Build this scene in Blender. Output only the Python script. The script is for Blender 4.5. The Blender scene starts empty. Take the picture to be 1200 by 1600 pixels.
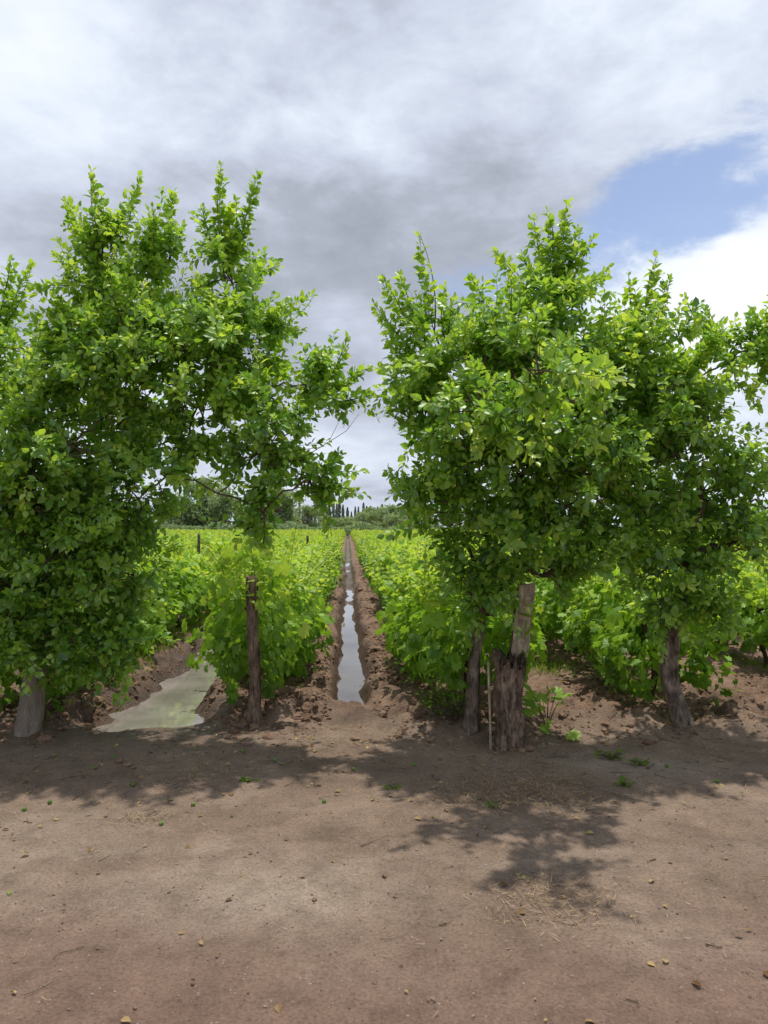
import bpy, math, random
import numpy as np
from mathutils import Vector, noise as mnoise

rng = np.random.default_rng(11)
random.seed(5)
A = math.radians(2.82)
CA, SA = math.cos(A), math.sin(A)

def W(lat, d, z):
    """site survey coordinates (across, along, up) -> world; rows run along +Y"""
    return np.array([lat*CA + d*SA, -lat*SA + d*CA, z])

scene = bpy.context.scene
COL = scene.collection

# ------------------------------------------------------------------ helpers
def norm(v):
    v = np.asarray(v, float)
    return v/np.maximum(np.linalg.norm(v, axis=-1, keepdims=True), 1e-9)

def make_mesh(name, V, F, mats, attrs=None, midx=None, smooth=False):
    V = np.asarray(V, np.float32)
    me = bpy.data.meshes.new(name)
    me.vertices.add(len(V)); me.vertices.foreach_set("co", V.ravel())
    loops, starts, s = [], [], 0
    for f in F:
        f = np.asarray(f, np.int32)
        if len(f) == 0: continue
        k = f.shape[1]
        loops.append(f.ravel())
        starts.append(s + np.arange(len(f))*k)
        s += f.size
    loops = np.concatenate(loops).astype(np.int32); starts = np.concatenate(starts).astype(np.int32)
    me.loops.add(len(loops)); me.loops.foreach_set("vertex_index", loops)
    me.polygons.add(len(starts)); me.polygons.foreach_set("loop_start", starts)
    for m in mats: me.materials.append(m)
    if midx is not None:
        me.polygons.foreach_set("material_index", np.asarray(midx, np.int32))
    me.update(calc_edges=True)
    me.polygons.foreach_set("use_smooth", np.full(len(starts), smooth))
    if attrs:
        for k, a in attrs.items():
            at = me.attributes.new(k, 'FLOAT', 'POINT')
            at.data.foreach_set("value", np.asarray(a, np.float32))
    me.update()
    return me

def add_obj(name, me, parent=None, **props):
    o = bpy.data.objects.new(name, me)
    COL.objects.link(o)
    if parent is not None: o.parent = parent
    for k, v in props.items(): o[k] = v
    return o

def replicate(tv, tf, P, T, N, S, val=None, W_=None):
    """instances of a small template baked to one mesh. tv columns: along, side, up"""
    T = norm(T); B = norm(np.cross(N, T)); N2 = np.cross(T, B)
    n = len(P); k = len(tv)
    S = np.asarray(S, float)
    sw = S if W_ is None else S*W_
    V = (P[:, None, :] + tv[None, :, 0:1]*T[:, None, :]*S[:, None, None]
         + tv[None, :, 1:2]*B[:, None, :]*sw[:, None, None]
         + tv[None, :, 2:3]*N2[:, None, :]*S[:, None, None])
    V = V.reshape(-1, 3)
    off = (np.arange(n)*k)[:, None, None]
    F = [(np.asarray(f)[None]+off).reshape(-1, np.asarray(f).shape[1]) for f in tf]
    a = None if val is None else np.repeat(val, k)
    return V, F, a

# leaf templates
PLUM_V = np.array([[0,0,0],[.32,0,-.03],[.66,0,-.04],[1,0,-.16],[.30,.27,.05],[.66,.24,.03],[.30,-.27,.05],[.66,-.24,.03]])
PLUM_F = [np.array([[0,1,4],[5,2,3],[0,6,1],[7,3,2]]), np.array([[4,1,2,5],[6,7,2,1]])]
def vine_leaf():
    ang = [180, 158, 128, 100, 72, 48, 24, 0]
    rad = [.12, .50, .42, .56, .42, .62, .44, .68]
    pts = []
    for a, r in zip(ang, rad): pts.append((math.cos(math.radians(a))*r, math.sin(math.radians(a))*r))
    for a, r in list(zip(ang, rad))[-2:0:-1]: pts.append((math.cos(math.radians(a))*r, -math.sin(math.radians(a))*r))
    V = [[.0+.15, 0, .0]]
    for x, y in pts:
        V.append([x+.15, y, -.35*(x*x*.6+y*y)+.06*abs(y)])
    n = len(pts)
    F = [[0, 1+(i+1) % n, 1+i] for i in range(n)]
    return np.array(V), [np.array(F)]
VINE_V, VINE_F = vine_leaf()
QUAD_V = np.array([[-.5,0,-.05],[0,.5,.06],[.5,0,-.1],[0,-.5,.06]]); QUAD_F = [np.array([[0,3,2,1]])]
BLADE_V = np.array([[0,.05,0],[0,-.05,0],[.5,.035,.05],[.5,-.035,.05],[1,0,.25]]); BLADE_F = [np.array([[2,3,4]]), np.array([[0,1,3,2]])]

# numpy value noise
def hsh(i, j, s):
    v = np.sin(i*127.1 + j*311.7 + s*74.7)*43758.5453
    return v - np.floor(v)
def vn(x, y, s=0):
    xi, yi = np.floor(x), np.floor(y); fx, fy = x-xi, y-yi
    fx = fx*fx*(3-2*fx); fy = fy*fy*(3-2*fy)
    a = hsh(xi, yi, s); b = hsh(xi+1, yi, s); c = hsh(xi, yi+1, s); d = hsh(xi+1, yi+1, s)
    return a+(b-a)*fx+(c-a)*fy+(a-b-c+d)*fx*fy
def fbm(x, y, s=0, o=4):
    t = 0; am = .5
    for i in range(o):
        t = t + am*vn(x*2**i+i*17.3, y*2**i-i*9.1, s+i); am *= .5
    return t
def sst(a, b, x):
    t = np.clip((x-a)/(b-a), 0, 1); return t*t*(3-2*t)

class Tubes:
    def __init__(s): s.V = []; s.F = []; s.n = 0
    def add(s, pts, rad, sides=5, rough=0, seed=0, flute=0):
        pts = np.asarray(pts, float); m = len(pts)
        tan = norm(np.gradient(pts, axis=0))
        ref = np.array([0, 1., .13]) if abs(tan[0][2]) > .6 else np.array([0, 0, 1.])
        b = norm(np.cross(tan, ref)); c = np.cross(tan, b)
        th = np.arange(sides)/sides*2*np.pi
        r = np.asarray(rad, float)[:, None]*np.ones((m, sides))
        if rough:
            for i in range(m):
                for j in range(sides):
                    q = Vector((math.cos(th[j])*2.2+seed, math.sin(th[j])*2.2, i*.16))
                    q2 = Vector((math.cos(th[j])*6+seed, math.sin(th[j])*6, i*.35))
                    r[i, j] *= 1+rough*mnoise.noise(q)*1.6+rough*.8*mnoise.noise(q2)
        V = pts[:, None]+r[..., None]*(np.cos(th)[None, :, None]*b[:, None]+np.sin(th)[None, :, None]*c[:, None])
        s.V.append(V.reshape(-1, 3))
        i = np.arange(m-1)[:, None]*sides; j = np.arange(sides)[None]; j2 = (j+1) % sides
        q = np.stack([i+j, i+j2, i+sides+j2, i+sides+j], -1).reshape(-1, 4)+s.n
        s.F.append(q)
        s.n += m*sides
        s.V.append((pts[-1]+tan[-1]*rad[-1]*.3)[None]); cap = s.n
        last = cap-sides
        s.F.append(np.stack([last+np.arange(sides), last+(np.arange(sides)+1) % sides, np.full(sides, cap), np.full(sides, cap)], -1))
        s.n += 1
    def mesh(s, name, mats, smooth=True):
        V = np.concatenate(s.V); F = np.concatenate(s.F)
        tri = F[F[:, 2] == F[:, 3]][:, :3]; q = F[F[:, 2] != F[:, 3]]
        return make_mesh(name, V, [q, tri], mats, smooth=smooth)

def bez(p0, p1, bend, n=8):
    t = np.linspace(0, 1, n)[:, None]
    return (1-t)*p0+t*p1+4*t*(1-t)*bend

# ------------------------------------------------------------------ materials
def new_mat(name):
    m = bpy.data.materials.new(name); m.use_nodes = True
    nt = m.node_tree; nt.nodes.clear()
    return m, nt
def nd(nt, t, **kw):
    n = nt.nodes.new(t)
    for k, v in kw.items():
        if k.startswith('_'): setattr(n, k[1:], v)
        else: n.inputs[k].default_value = v
    return n
def ramp(nt, fac, stops):
    r = nt.nodes.new('ShaderNodeValToRGB')
    el = r.color_ramp.elements
    while len(el) < len(stops): el.new(.5)
    for e, (p, c) in zip(el, stops):
        e.position = p; e.color = (*c, 1)
    nt.links.new(fac, r.inputs['Fac']); return r.outputs['Color']
def math_(nt, op, a, b=None, c=None, clamp=False):
    n = nt.nodes.new('ShaderNodeMath'); n.operation = op; n.use_clamp = clamp
    for i, v in enumerate((a, b, c)):
        if v is None: continue
        if isinstance(v, (int, float)): n.inputs[i].default_value = v
        else: nt.links.new(v, n.inputs[i])
    return n.outputs[0]
def mix_(nt, fac, a, b, mode='MIX'):
    n = nt.nodes.new('ShaderNodeMix'); n.data_type = 'RGBA'; n.blend_type = mode
    for idx, v in ((0, fac), (6, a), (7, b)):
        if isinstance(v, (int, float)): n.inputs[idx].default_value = v
        elif isinstance(v, tuple): n.inputs[idx].default_value = (*v, 1)
        else: nt.links.new(v, n.inputs[idx])
    return n.outputs[2]
def noise_(nt, vec, scale, detail=4, rough=.55, dist=0):
    n = nt.nodes.new('ShaderNodeTexNoise'); n.inputs['Scale'].default_value = scale
    n.inputs['Detail'].default_value = detail; n.inputs['Roughness'].default_value = rough
    n.inputs['Distortion'].default_value = dist
    if vec is not None: nt.links.new(vec, n.inputs['Vector'])
    return n.outputs['Fac']
def out(nt, sh):
    o = nt.nodes.new('ShaderNodeOutputMaterial'); nt.links.new(sh, o.inputs['Surface'])

def leaf_mat(name, stops, trans=.4, rough=.42, tboost=(1.9, 1.75, .9), gloss=.05):
    m, nt = new_mat(name)
    at = nd(nt, 'ShaderNodeAttribute', _attribute_name='v')
    col = ramp(nt, at.outputs['Fac'], stops)
    d = nt.nodes.new('ShaderNodeBsdfDiffuse'); nt.links.new(col, d.inputs['Color'])
    t = nt.nodes.new('ShaderNodeBsdfTranslucent')
    nt.links.new(mix_(nt, 1.0, col, tboost, 'MULTIPLY'), t.inputs['Color'])
    ms = nt.nodes.new('ShaderNodeMixShader'); ms.inputs[0].default_value = trans
    nt.links.new(d.outputs[0], ms.inputs[1]); nt.links.new(t.outputs[0], ms.inputs[2])
    sh = ms.outputs[0]
    if gloss:
        g = nd(nt, 'ShaderNodeBsdfGlossy', Roughness=rough); g.inputs['Color'].default_value = (1, 1, 1, 1)
        m2 = nt.nodes.new('ShaderNodeMixShader'); m2.inputs[0].default_value = gloss
        nt.links.new(sh, m2.inputs[1]); nt.links.new(g.outputs[0], m2.inputs[2]); sh = m2.outputs[0]
    out(nt, sh); return m
M_PLUM = leaf_mat('plum_leaf', [(0, (.05, .15, .02)), (.42, (.165, .36, .035)), (.8, (.35, .56, .055)), (1, (.47, .64, .09))], trans=.5, rough=.42, tboost=(1.6, 1.38, .95), gloss=.055)
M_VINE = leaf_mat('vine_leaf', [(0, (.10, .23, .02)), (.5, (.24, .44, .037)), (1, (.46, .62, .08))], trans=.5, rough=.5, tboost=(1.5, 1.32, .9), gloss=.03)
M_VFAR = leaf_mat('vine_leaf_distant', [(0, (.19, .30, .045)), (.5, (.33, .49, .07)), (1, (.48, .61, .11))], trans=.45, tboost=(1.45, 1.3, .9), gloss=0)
M_GRASS = leaf_mat('grass_blade', [(0, (.08, .16, .02)), (.6, (.16, .27, .035)), (1, (.30, .30, .12))], trans=.35, gloss=0)
M_BGT = leaf_mat('hazed_distant_leaf', [(0, (.16, .23, .14)), (.5, (.23, .32, .18)), (1, (.31, .39, .21))], trans=.4, gloss=0)  # distance haze is mixed into this leaf colour
M_POP = leaf_mat('hazed_poplar_leaf', [(0, (.15, .21, .18)), (.5, (.19, .25, .21)), (1, (.24, .30, .25))], trans=.35, gloss=0)  # poplar green paled and greyed to imitate haze
M_DRYLEAF = leaf_mat('dry_leaf', [(0, (.13, .07, .035)), (.7, (.36, .25, .13)), (.93, (.45, .34, .15)), (1, (.12, .24, .04))], trans=.15, gloss=0)
M_STRAW = leaf_mat('dry_straw', [(0, (.17, .11, .07)), (1, (.50, .38, .24))], trans=.1, gloss=0)

def bark_mat(name, c1, c2, c3=None, zs=.12, scale=28):
    m, nt = new_mat(name)
    tc = nt.nodes.new('ShaderNodeTexCoord')
    mp = nd(nt, 'ShaderNodeMapping'); mp.inputs['Scale'].default_value = (1, 1, zs)
    nt.links.new(tc.outputs['Object'], mp.inputs['Vector'])
    n1 = noise_(nt, mp.outputs[0], scale, 6, .7, .8)
    n2 = noise_(nt, tc.outputs['Object'], 11, 5, .7)
    col = ramp(nt, n1, [(.36, c1), (.62, c2)])
    if c3: col = mix_(nt, ramp(nt, n2, [(.42, (0, 0, 0)), (.56, (1, 1, 1))]), col, c3)
    else: col = mix_(nt, 1.0, col, ramp(nt, n2, [(.3, (.5, .5, .5)), (.7, (1.4, 1.38, 1.35))]), 'MULTIPLY')
    p = nd(nt, 'ShaderNodeBsdfPrincipled', Roughness=.95)
    p.inputs['Specular IOR Level'].default_value = .1
    nt.links.new(col, p.inputs['Base Color'])
    h = math_(nt, 'ADD', n1, math_(nt, 'MULTIPLY', n2, .7))
    b = nd(nt, 'ShaderNodeBump', Strength=1.0, Distance=.035)
    nt.links.new(h, b.inputs['Height']); nt.links.new(b.outputs[0], p.inputs['Normal'])
    out(nt, p.outputs[0]); return m
M_BARK = bark_mat('bark', (.10, .075, .058), (.36, .285, .225), zs=.25)
M_BARKPALE = bark_mat('limewashed_bark', (.24, .195, .155), (.48, .41, .34), (.38, .31, .25), zs=.25)
M_TWIG = bark_mat('twig_bark', (.10, .075, .05), (.23, .18, .13), scale=10)
M_OLD = bark_mat('weathered_post_wood', (.09, .06, .045), (.37, .27, .20), scale=34, zs=.2)
M_SPLIT = bark_mat('split_pale_wood', (.46, .35, .24), (.72, .60, .46), scale=40)
M_VTRUNK = bark_mat('grapevine_bark', (.05, .034, .025), (.17, .12, .085))

def soil_mat():
    m, nt = new_mat('soil')
    tc = nt.nodes.new('ShaderNodeTexCoord'); co = tc.outputs['Object']
    big = noise_(nt, co, 1.1, 4, .62, .3)
    mid = noise_(nt, co, 5, 6, .68)
    fine = noise_(nt, co, 70, 5, .74)
    road = ramp(nt, big, [(.34, (.192, .132, .092)), (.52, (.240, .169, .122)), (.70, (.305, .225, .168))])
    pale = nd(nt, 'ShaderNodeAttribute', _attribute_name='pale').outputs['Fac']
    road = mix_(nt, pale, road, (.40, .32, .25))
    reda = nd(nt, 'ShaderNodeAttribute', _attribute_name='track').outputs['Fac']
    road = mix_(nt, reda, road, (.208, .132, .097))
    field = ramp(nt, mid, [(.3, (.145, .088, .058)), (.7, (.275, .175, .12))])
    fa = nd(nt, 'ShaderNodeAttribute', _attribute_name='field').outputs['Fac']
    col = mix_(nt, fa, road, field)
    col = mix_(nt, 1.0, col, ramp(nt, mid, [(.25, (.62, .60, .58)), (.5, (1, 1, 1)), (.75, (1.25, 1.25, 1.25))]), 'MULTIPLY')
    col = mix_(nt, 1.0, col, ramp(nt, fine, [(.25, (.5, .49, .47)), (.5, (1, 1, 1)), (.75, (1.38, 1.38, 1.4))]), 'MULTIPLY')
    vo = nt.nodes.new('ShaderNodeTexVoronoi'); vo.inputs['Scale'].default_value = 55
    nt.links.new(co, vo.inputs['Vector'])
    sepc = nt.nodes.new('ShaderNodeSeparateColor'); nt.links.new(vo.outputs['Color'], sepc.inputs[0])
    peb = math_(nt, 'MULTIPLY', math_(nt, 'GREATER_THAN', sepc.outputs[0], .88), math_(nt, 'LESS_THAN', vo.outputs['Distance'], .28))
    pebc = ramp(nt, sepc.outputs[1], [(0, (.10, .065, .05)), (1, (.46, .37, .31))])
    col = mix_(nt, math_(nt, 'MULTIPLY', peb, .75), col, pebc)
    wet_dark = nd(nt, 'ShaderNodeAttribute', _attribute_name='wet_dark').outputs['Fac']
    col = mix_(nt, wet_dark, col, mix_(nt, 1.0, col, (.47, .43, .41), 'MULTIPLY'))
    p = nd(nt, 'ShaderNodeBsdfPrincipled')
    p.inputs['Specular IOR Level'].default_value = .4
    nt.links.new(col, p.inputs['Base Color'])
    nt.links.new(math_(nt, 'SUBTRACT', .95, math_(nt, 'MULTIPLY', wet_dark, .66)), p.inputs['Roughness'])
    h = math_(nt, 'ADD', math_(nt, 'MULTIPLY', mid, 1.4), math_(nt, 'MULTIPLY', fine, .4))
    h = math_(nt, 'ADD', h, math_(nt, 'MULTIPLY', peb, .15))
    b = nd(nt, 'ShaderNodeBump', Strength=.9, Distance=.045)
    nt.links.new(h, b.inputs['Height']); nt.links.new(b.outputs[0], p.inputs['Normal'])
    out(nt, p.outputs[0]); return m
M_SOIL = soil_mat()
def clod_mat(name, a, b_):
    m, nt = new_mat(name)
    tc = nt.nodes.new('ShaderNodeTexCoord')
    at = nd(nt, 'ShaderNodeAttribute', _attribute_name='v')
    n = noise_(nt, tc.outputs['Object'], 45, 4, .7)
    col = mix_(nt, 1.0, ramp(nt, at.outputs['Fac'], [(0, a), (1, b_)]), ramp(nt, n, [(.3, (.6, .6, .6)), (.7, (1.3, 1.3, 1.3))]), 'MULTIPLY')
    p = nd(nt, 'ShaderNodeBsdfPrincipled', Roughness=.95); p.inputs['Specular IOR Level'].default_value = .15
    nt.links.new(col, p.inputs['Base Color'])
    b = nd(nt, 'ShaderNodeBump', Strength=.8, Distance=.015); nt.links.new(n, b.inputs['Height']); nt.links.new(b.outputs[0], p.inputs['Normal'])
    out(nt, p.outputs[0]); return m
M_CLOD = clod_mat('soil_clod', (.14, .086, .057), (.275, .178, .123))
M_STONE = clod_mat('pebble', (.13, .085, .06), (.36, .275, .215))
M_PLUMFRUIT = clod_mat('unripe_plum', (.10, .18, .04), (.18, .26, .07))

def water_mat(name, c, rough, bump, ior=1.5):
    m, nt = new_mat(name)
    tc = nt.nodes.new('ShaderNodeTexCoord')
    n = noise_(nt, tc.outputs['Object'], 2.2, 4)
    p = nd(nt, 'ShaderNodeBsdfPrincipled', Roughness=rough, IOR=ior)
    nt.links.new(ramp(nt, n, [(.35, c), (.65, tuple(x*1.5 for x in c))]), p.inputs['Base Color'])
    n2 = noise_(nt, tc.outputs['Object'], 9, 3)
    b = nd(nt, 'ShaderNodeBump', Strength=bump, Distance=.01); nt.links.new(n2, b.inputs['Height']); nt.links.new(b.outputs[0], p.inputs['Normal'])
    out(nt, p.outputs[0]); return m
M_WATER = water_mat('muddy_water', (.10, .088, .078), .012, .04, 1.42)
M_WATER2 = water_mat('silty_water', (.19, .172, .150), .012, .08, 1.75)

# ------------------------------------------------------------------ ground
ROWS = [-.8-1.8*i for i in range(36)] + [1.0+1.78*i for i in range(36)]
ROWS = sorted(ROWS)
FUR = np.array([(a+b)/2 for a, b in zip(ROWS[:-1], ROWS[1:])])
FUR[np.argmin(abs(FUR-.1))] = .04
FUR[np.argmin(abs(FUR+1.7))] = -1.64
def nearest_fur(x):
    idx = np.clip(np.searchsorted(FUR, x), 1, len(FUR)-1)
    a, b = FUR[idx-1], FUR[idx]
    return np.where(abs(x-a) < abs(x-b), a, b)
def height(x, y, full=False):
    x = np.asarray(x, float); y = np.asarray(y, float)
    wob = (fbm(x*.9, y*.9, 3)-.5)
    base = .06*(fbm(x*.35, y*.35, 1)-.47)+.026*(fbm(x*3, y*3, 2)-.47)+.014*(fbm(x*14, y*14, 8)-.47)
    base = base-.018*np.exp(-((y-3.05+.05*np.sin(x*.7))/.16)**2)-.016*np.exp(-((y-4.45+.05*np.sin(x*.7))/.16)**2)
    field = sst(5.7, 6.4, y+wob*.9)
    fc = nearest_fur(x)
    left = (fc > -2) & (fc < -1); mid = abs(fc) < .5
    dx = x-fc+(fbm(y*.55, fc*3.1, 12, 4)-.47)*np.where(mid, .20, .34)+(fbm(x*3.1, y*2.3, 13, 5)-.47)*np.where(left, .36, .12)
    ys = np.where(fc < -1, np.where(fc > -2, 5.72, 6.9), np.where(fc < .5, 6.42, 8.0))
    inn = sst(0, np.where(mid | left, .5, 2.5), y-ys+wob*.6*np.where(mid | left, 1, 0))
    hw = np.where(left, .36+.22*sst(7.4, 6.0, y), np.where(mid, .165, .22))*(.78+.45*fbm(y*1.1, fc, 15, 4))
    ch = np.exp(-(np.abs(dx)/hw)**4)
    floor = -.17+np.where(mid, .19*sst(8, 20, y)*fbm(y*.8, 0*y, 17)*1.15, 0)+np.where(left, .17*(fbm(x*3.2, y*2.4, 18)-.46)*(.5+.7*sst(9, 6.3, y)), 0)+.03*(fbm(x*6, y*6, 19)-.4)
    wid = np.where(mid & (dx > 0), .28, .20)
    berm = np.exp(-((np.abs(dx)-hw-.23)/wid)**2)
    lump = (fbm(x*3.7, y*3.7, 21, 6)-.47)
    ridged = np.abs(fbm(x*9, y*9, 27, 3)-.44)
    bermh = (.02+.15*fbm(x*1.3, y*1.3, 25))
    z = base*(1-field*.4) + field*inn*(floor*ch + bermh*berm*.8) + field*(.19*lump+.09*(ridged-.1)+.05*(fbm(x*17, y*17, 23)-.47))*(1-.85*ch*inn)
    z = z + field*.045*(1-ch*inn)
    z = z + .07*np.exp(-((y-6.15+wob)/.28)**2)*(1-np.exp(-((x+1.64)/.65)**4))*(1-np.exp(-((x-.04)/.28)**4))*np.clip(.35+lump*4, 0, 2)
    far = sst(60, 200, y)
    z = z*(1-far)
    if full: return z, field, field*inn*np.exp(-(np.abs(dx)/(hw*1.35))**4)
    return z

gx = list(np.arange(-4.2, 4.6, .026))
s = .026; v = gx[-1]; R = []
while v < 1500: s *= 1.05; v += s; R.append(v)
s = .026; v = -4.2; L = []
while v > -1500: s *= 1.05; v -= s; L.append(v)
gx = np.array(L[::-1]+gx+R)
gy = list(np.arange(2.0, 10.0, .027)); s = .027; v = gy[-1]
while v < 2500: s *= (1.009 if v < 24 else 1.05); v += s; gy.append(v)
s = .027; v = 2.0; L = []
while v > -300: s *= 1.08; v -= s; L.append(v)
gy = np.array(L[::-1]+gy)
X, Y = np.meshgrid(gx, gy)
Z, FLD, WET = height(X, Y, True)
nx, ny = len(gx), len(gy)
V = np.stack([X, Y, Z], -1).reshape(-1, 3)
i = np.arange(ny-1)[:, None]*nx+np.arange(nx-1)[None]
F = np.stack([i, i+1, i+nx+1, i+nx], -1).reshape(-1, 4)
track = sst(3.3, 2.2, Y+(fbm(X, Y, 30)-.5)*1.2)*.9
wet_darkv = np.clip(WET*1.3, 0, 1)
wet_darkv = np.maximum(wet_darkv, .95*np.exp(-((X+1.72)/.95)**2-((Y-5.95)/.40)**2))
wet_darkv = np.maximum(wet_darkv, .8*np.exp(-((X-.05)/.45)**2-((Y-6.25)/.32)**2))
wet_darkv = np.maximum(wet_darkv, .20*np.exp(-((X-1.1)/.7)**2-((Y-4.3)/.28)**2)*(.4+fbm(X*4, Y*4, 44)))  # patch in front of the stump, a little darker and less rough
wet_darkv = np.maximum(wet_darkv, .10*sst(4.7, 5.6, Y+(fbm(X*1.5, Y*1.5, 46)-.5))*sst(6.6, 6.0, Y))  # strip before the trees, slightly darker and smoother than the road
pale = .75*np.exp(-((X+.45)/.6)**2-((Y-3.25)/.28)**2)*(.4+1.1*fbm(X*3, Y*3, 50))+.5*np.exp(-((X-1.5)/.5)**2-((Y-2.7)/.2)**2)*(.3+fbm(X*3, Y*3, 51))+.5*np.exp(-((X-1.9)/.6)**2-((Y-4.9)/.25)**2)+.3*np.exp(-((X+1.6)/.7)**2-((Y-4.1)/.3)**2)
pale += .45*np.exp(-((Y-3.65+.06*np.sin(X))/.25)**2)*np.clip(fbm(X*1.2, Y*4, 53)*2.4-.9, 0, 1)+.35*np.exp(-((Y-2.75)/.16)**2)*np.clip(fbm(X*1.4, Y*5, 54)*2.4-1.0, 0, 1)
pale = np.clip(pale, 0, 1)
me = make_mesh('ground', V, [F], [M_SOIL], {'field': FLD.ravel(), 'track': track.ravel(), 'wet_dark': wet_darkv.ravel(), 'pale': pale.ravel()}, smooth=True)
add_obj('ground', me, kind='structure', label='dry reddish brown dirt road and ploughed vineyard soil', category='ground')

def strip(name, x0, x1, y0, y1, z, mat, label):
    n = 40
    ys = np.linspace(y0, y1, n)
    V = np.concatenate([np.stack([np.full(n, x0), ys, np.full(n, z)], -1), np.stack([np.full(n, x1), ys, np.full(n, z)], -1)])
    k = np.arange(n-1)
    F = np.stack([k, k+n, k+n+1, k+1], -1)
    add_obj(name, make_mesh(name, V, [F], [mat]), kind='structure', label=label, category='water')
strip('water', -.36, .44, 6.1, 60, -.080, M_WATER, 'narrow muddy irrigation water in a furrow between vines')
strip('water', -2.45, -.85, 5.6, 30, -.076, M_WATER2, 'silty puddle filling a flooded vineyard furrow')

# ------------------------------------------------------------------ clods, stones, litter
import bmesh
def ico(sub):
    bm = bmesh.new(); bmesh.ops.create_icosphere(bm, subdivisions=sub, radius=1)
    V = np.array([v.co[:] for v in bm.verts]); F = np.array([[v.index for v in f.verts] for f in bm.faces]); bm.free()
    return V, F
def lumps(name, P, S, mat, sub=1, flat=.7, jit=.3, **props):
    tv, tf = ico(sub); n, k = len(P), len(tv)
    R = norm(rng.normal(size=(n, 3))); R2 = norm(np.cross(R, rng.normal(size=(n, 3)))); R3 = np.cross(R, R2)
    sc = rng.uniform(.55, 1.3, (n, 1, 3))
    L = tv[None]*sc*(1+rng.uniform(-jit, jit, (n, k, 1)))
    V = L[..., 0:1]*R[:, None]+L[..., 1:2]*R2[:, None]+L[..., 2:3]*R3[:, None]
    V[..., 2] *= flat
    V = V*S[:, None, None]+P[:, None]
    F = (tf[None]+(np.arange(n)*k)[:, None, None]).reshape(-1, 3)
    me = make_mesh(name, V.reshape(-1, 3), [F], [mat], {'v': np.repeat(rng.uniform(0, 1, n), k)}, smooth=(sub > 1))
    return add_obj(name, me, **props)
n = 26000
yy = 6.1+rng.exponential(5.0, n); fi = rng.choice(FUR[(FUR > -9) & (FUR < 9)], n)
near = rng.uniform(size=n) < .62
fi = np.where(near, rng.choice(np.array([.04, .04, -1.64, 1.89]), n), fi)
off = np.where(abs(fi+1.64) < .1, .64, .45)
xx = fi+rng.choice([-1, 1], n)*(off+rng.normal(0, .19, n))
k = (yy < 28) & (abs(xx-nearest_fur(xx)) > .19) & (fbm(xx*1.7, yy*1.4, 71) > .40)
xx, yy = xx[k], yy[k]
S = np.clip(rng.lognormal(-4.5, .65, len(xx)), .004, .06)
hh = height(xx, yy); k = hh > -.06; xx, yy, S, hh = xx[k], yy[k], S[k], hh[k]
lumps('soil_clods', np.stack([xx, yy, hh+S*.02], -1), S, M_CLOD, 1, kind='stuff', label='reddish brown crumbled soil clods along the furrows', category='soil')
n = 2600
xx = rng.uniform(-4, 4.5, n); yy = rng.normal(6.0, .28, n)
k = (abs(xx+1.6) > .6) & (abs(xx-.04) > .25); xx, yy = xx[k], yy[k]
S = np.clip(rng.lognormal(-4.7, .7, len(xx)), .003, .045)
lumps('edge_clods', np.stack([xx, yy, height(xx, yy)+S*.1], -1), S, M_CLOD, 1, kind='stuff', label='crumbly soil lumps at the field edge', category='soil')
n = 14000
xx = rng.uniform(-3.6, 3.8, n); yy = 1.8+4.2*rng.uniform(0, 1, n)**1.2
S = np.clip(rng.lognormal(-6.15, .6, n), .001, .012)
lumps('gravel', np.stack([xx, yy, height(xx, yy)+S*.2], -1), S, M_STONE, 1, kind='stuff', label='tiny pebbles scattered over the dirt road', category='gravel')

def stone(lat, d, r, mat=M_CLOD, nm='stone', label='rough earthy stone lying on bare soil', fl=.65):
    w = W(lat, d, 0); z = float(height(w[0], w[1]))
    tv, tf = ico(3)
    sd = rng.uniform(0, 50); ax = rng.uniform(.75, 1.25, 3)
    V = []
    for v in tv:
        q = Vector(v)*1.3+Vector((sd, 0, 0)); q2 = Vector(v)*4+Vector((sd, 3, 0))
        V.append(v*ax*(1+.45*mnoise.noise(q)+.2*mnoise.noise(q2)))
    V = np.array(V)*r; V[:, 2] *= fl
    me = make_mesh(nm, V, [tf], [mat], {'v': np.full(len(V), rng.uniform(.3, 1))}, smooth=True)
    o = add_obj(nm, me, label=label, category='stone', group='stones on the soil'); o.location = (w[0], w[1], z+r*fl*.3)
for lat, d, r in [(-2.25, 6.3, .06), (-2.25, 6.75, .05), (-2.4, 6.0, .045), (-1.12, 5.93, .055), (-1.03, 5.88, .045), (1.33, 6.75, .05), (1.04, 5.36, .04), (.98, 5.32, .03),
                  (-2.55, 5.6, .04), (-1.8, 5.05, .025), (-1.72, 5.0, .028), (-2.6, 3.9, .024), (-2.68, 3.86, .02), (1.65, 3.62, .014), (-.22, 5.6, .035), (-1.45, 3.25, .011), (-.3, 3.22, .010), (.1, 5.7, .025), (1.95, 6.3, .05), (2.6, 5.95, .03)]:
    stone(lat, d, r)

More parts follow.
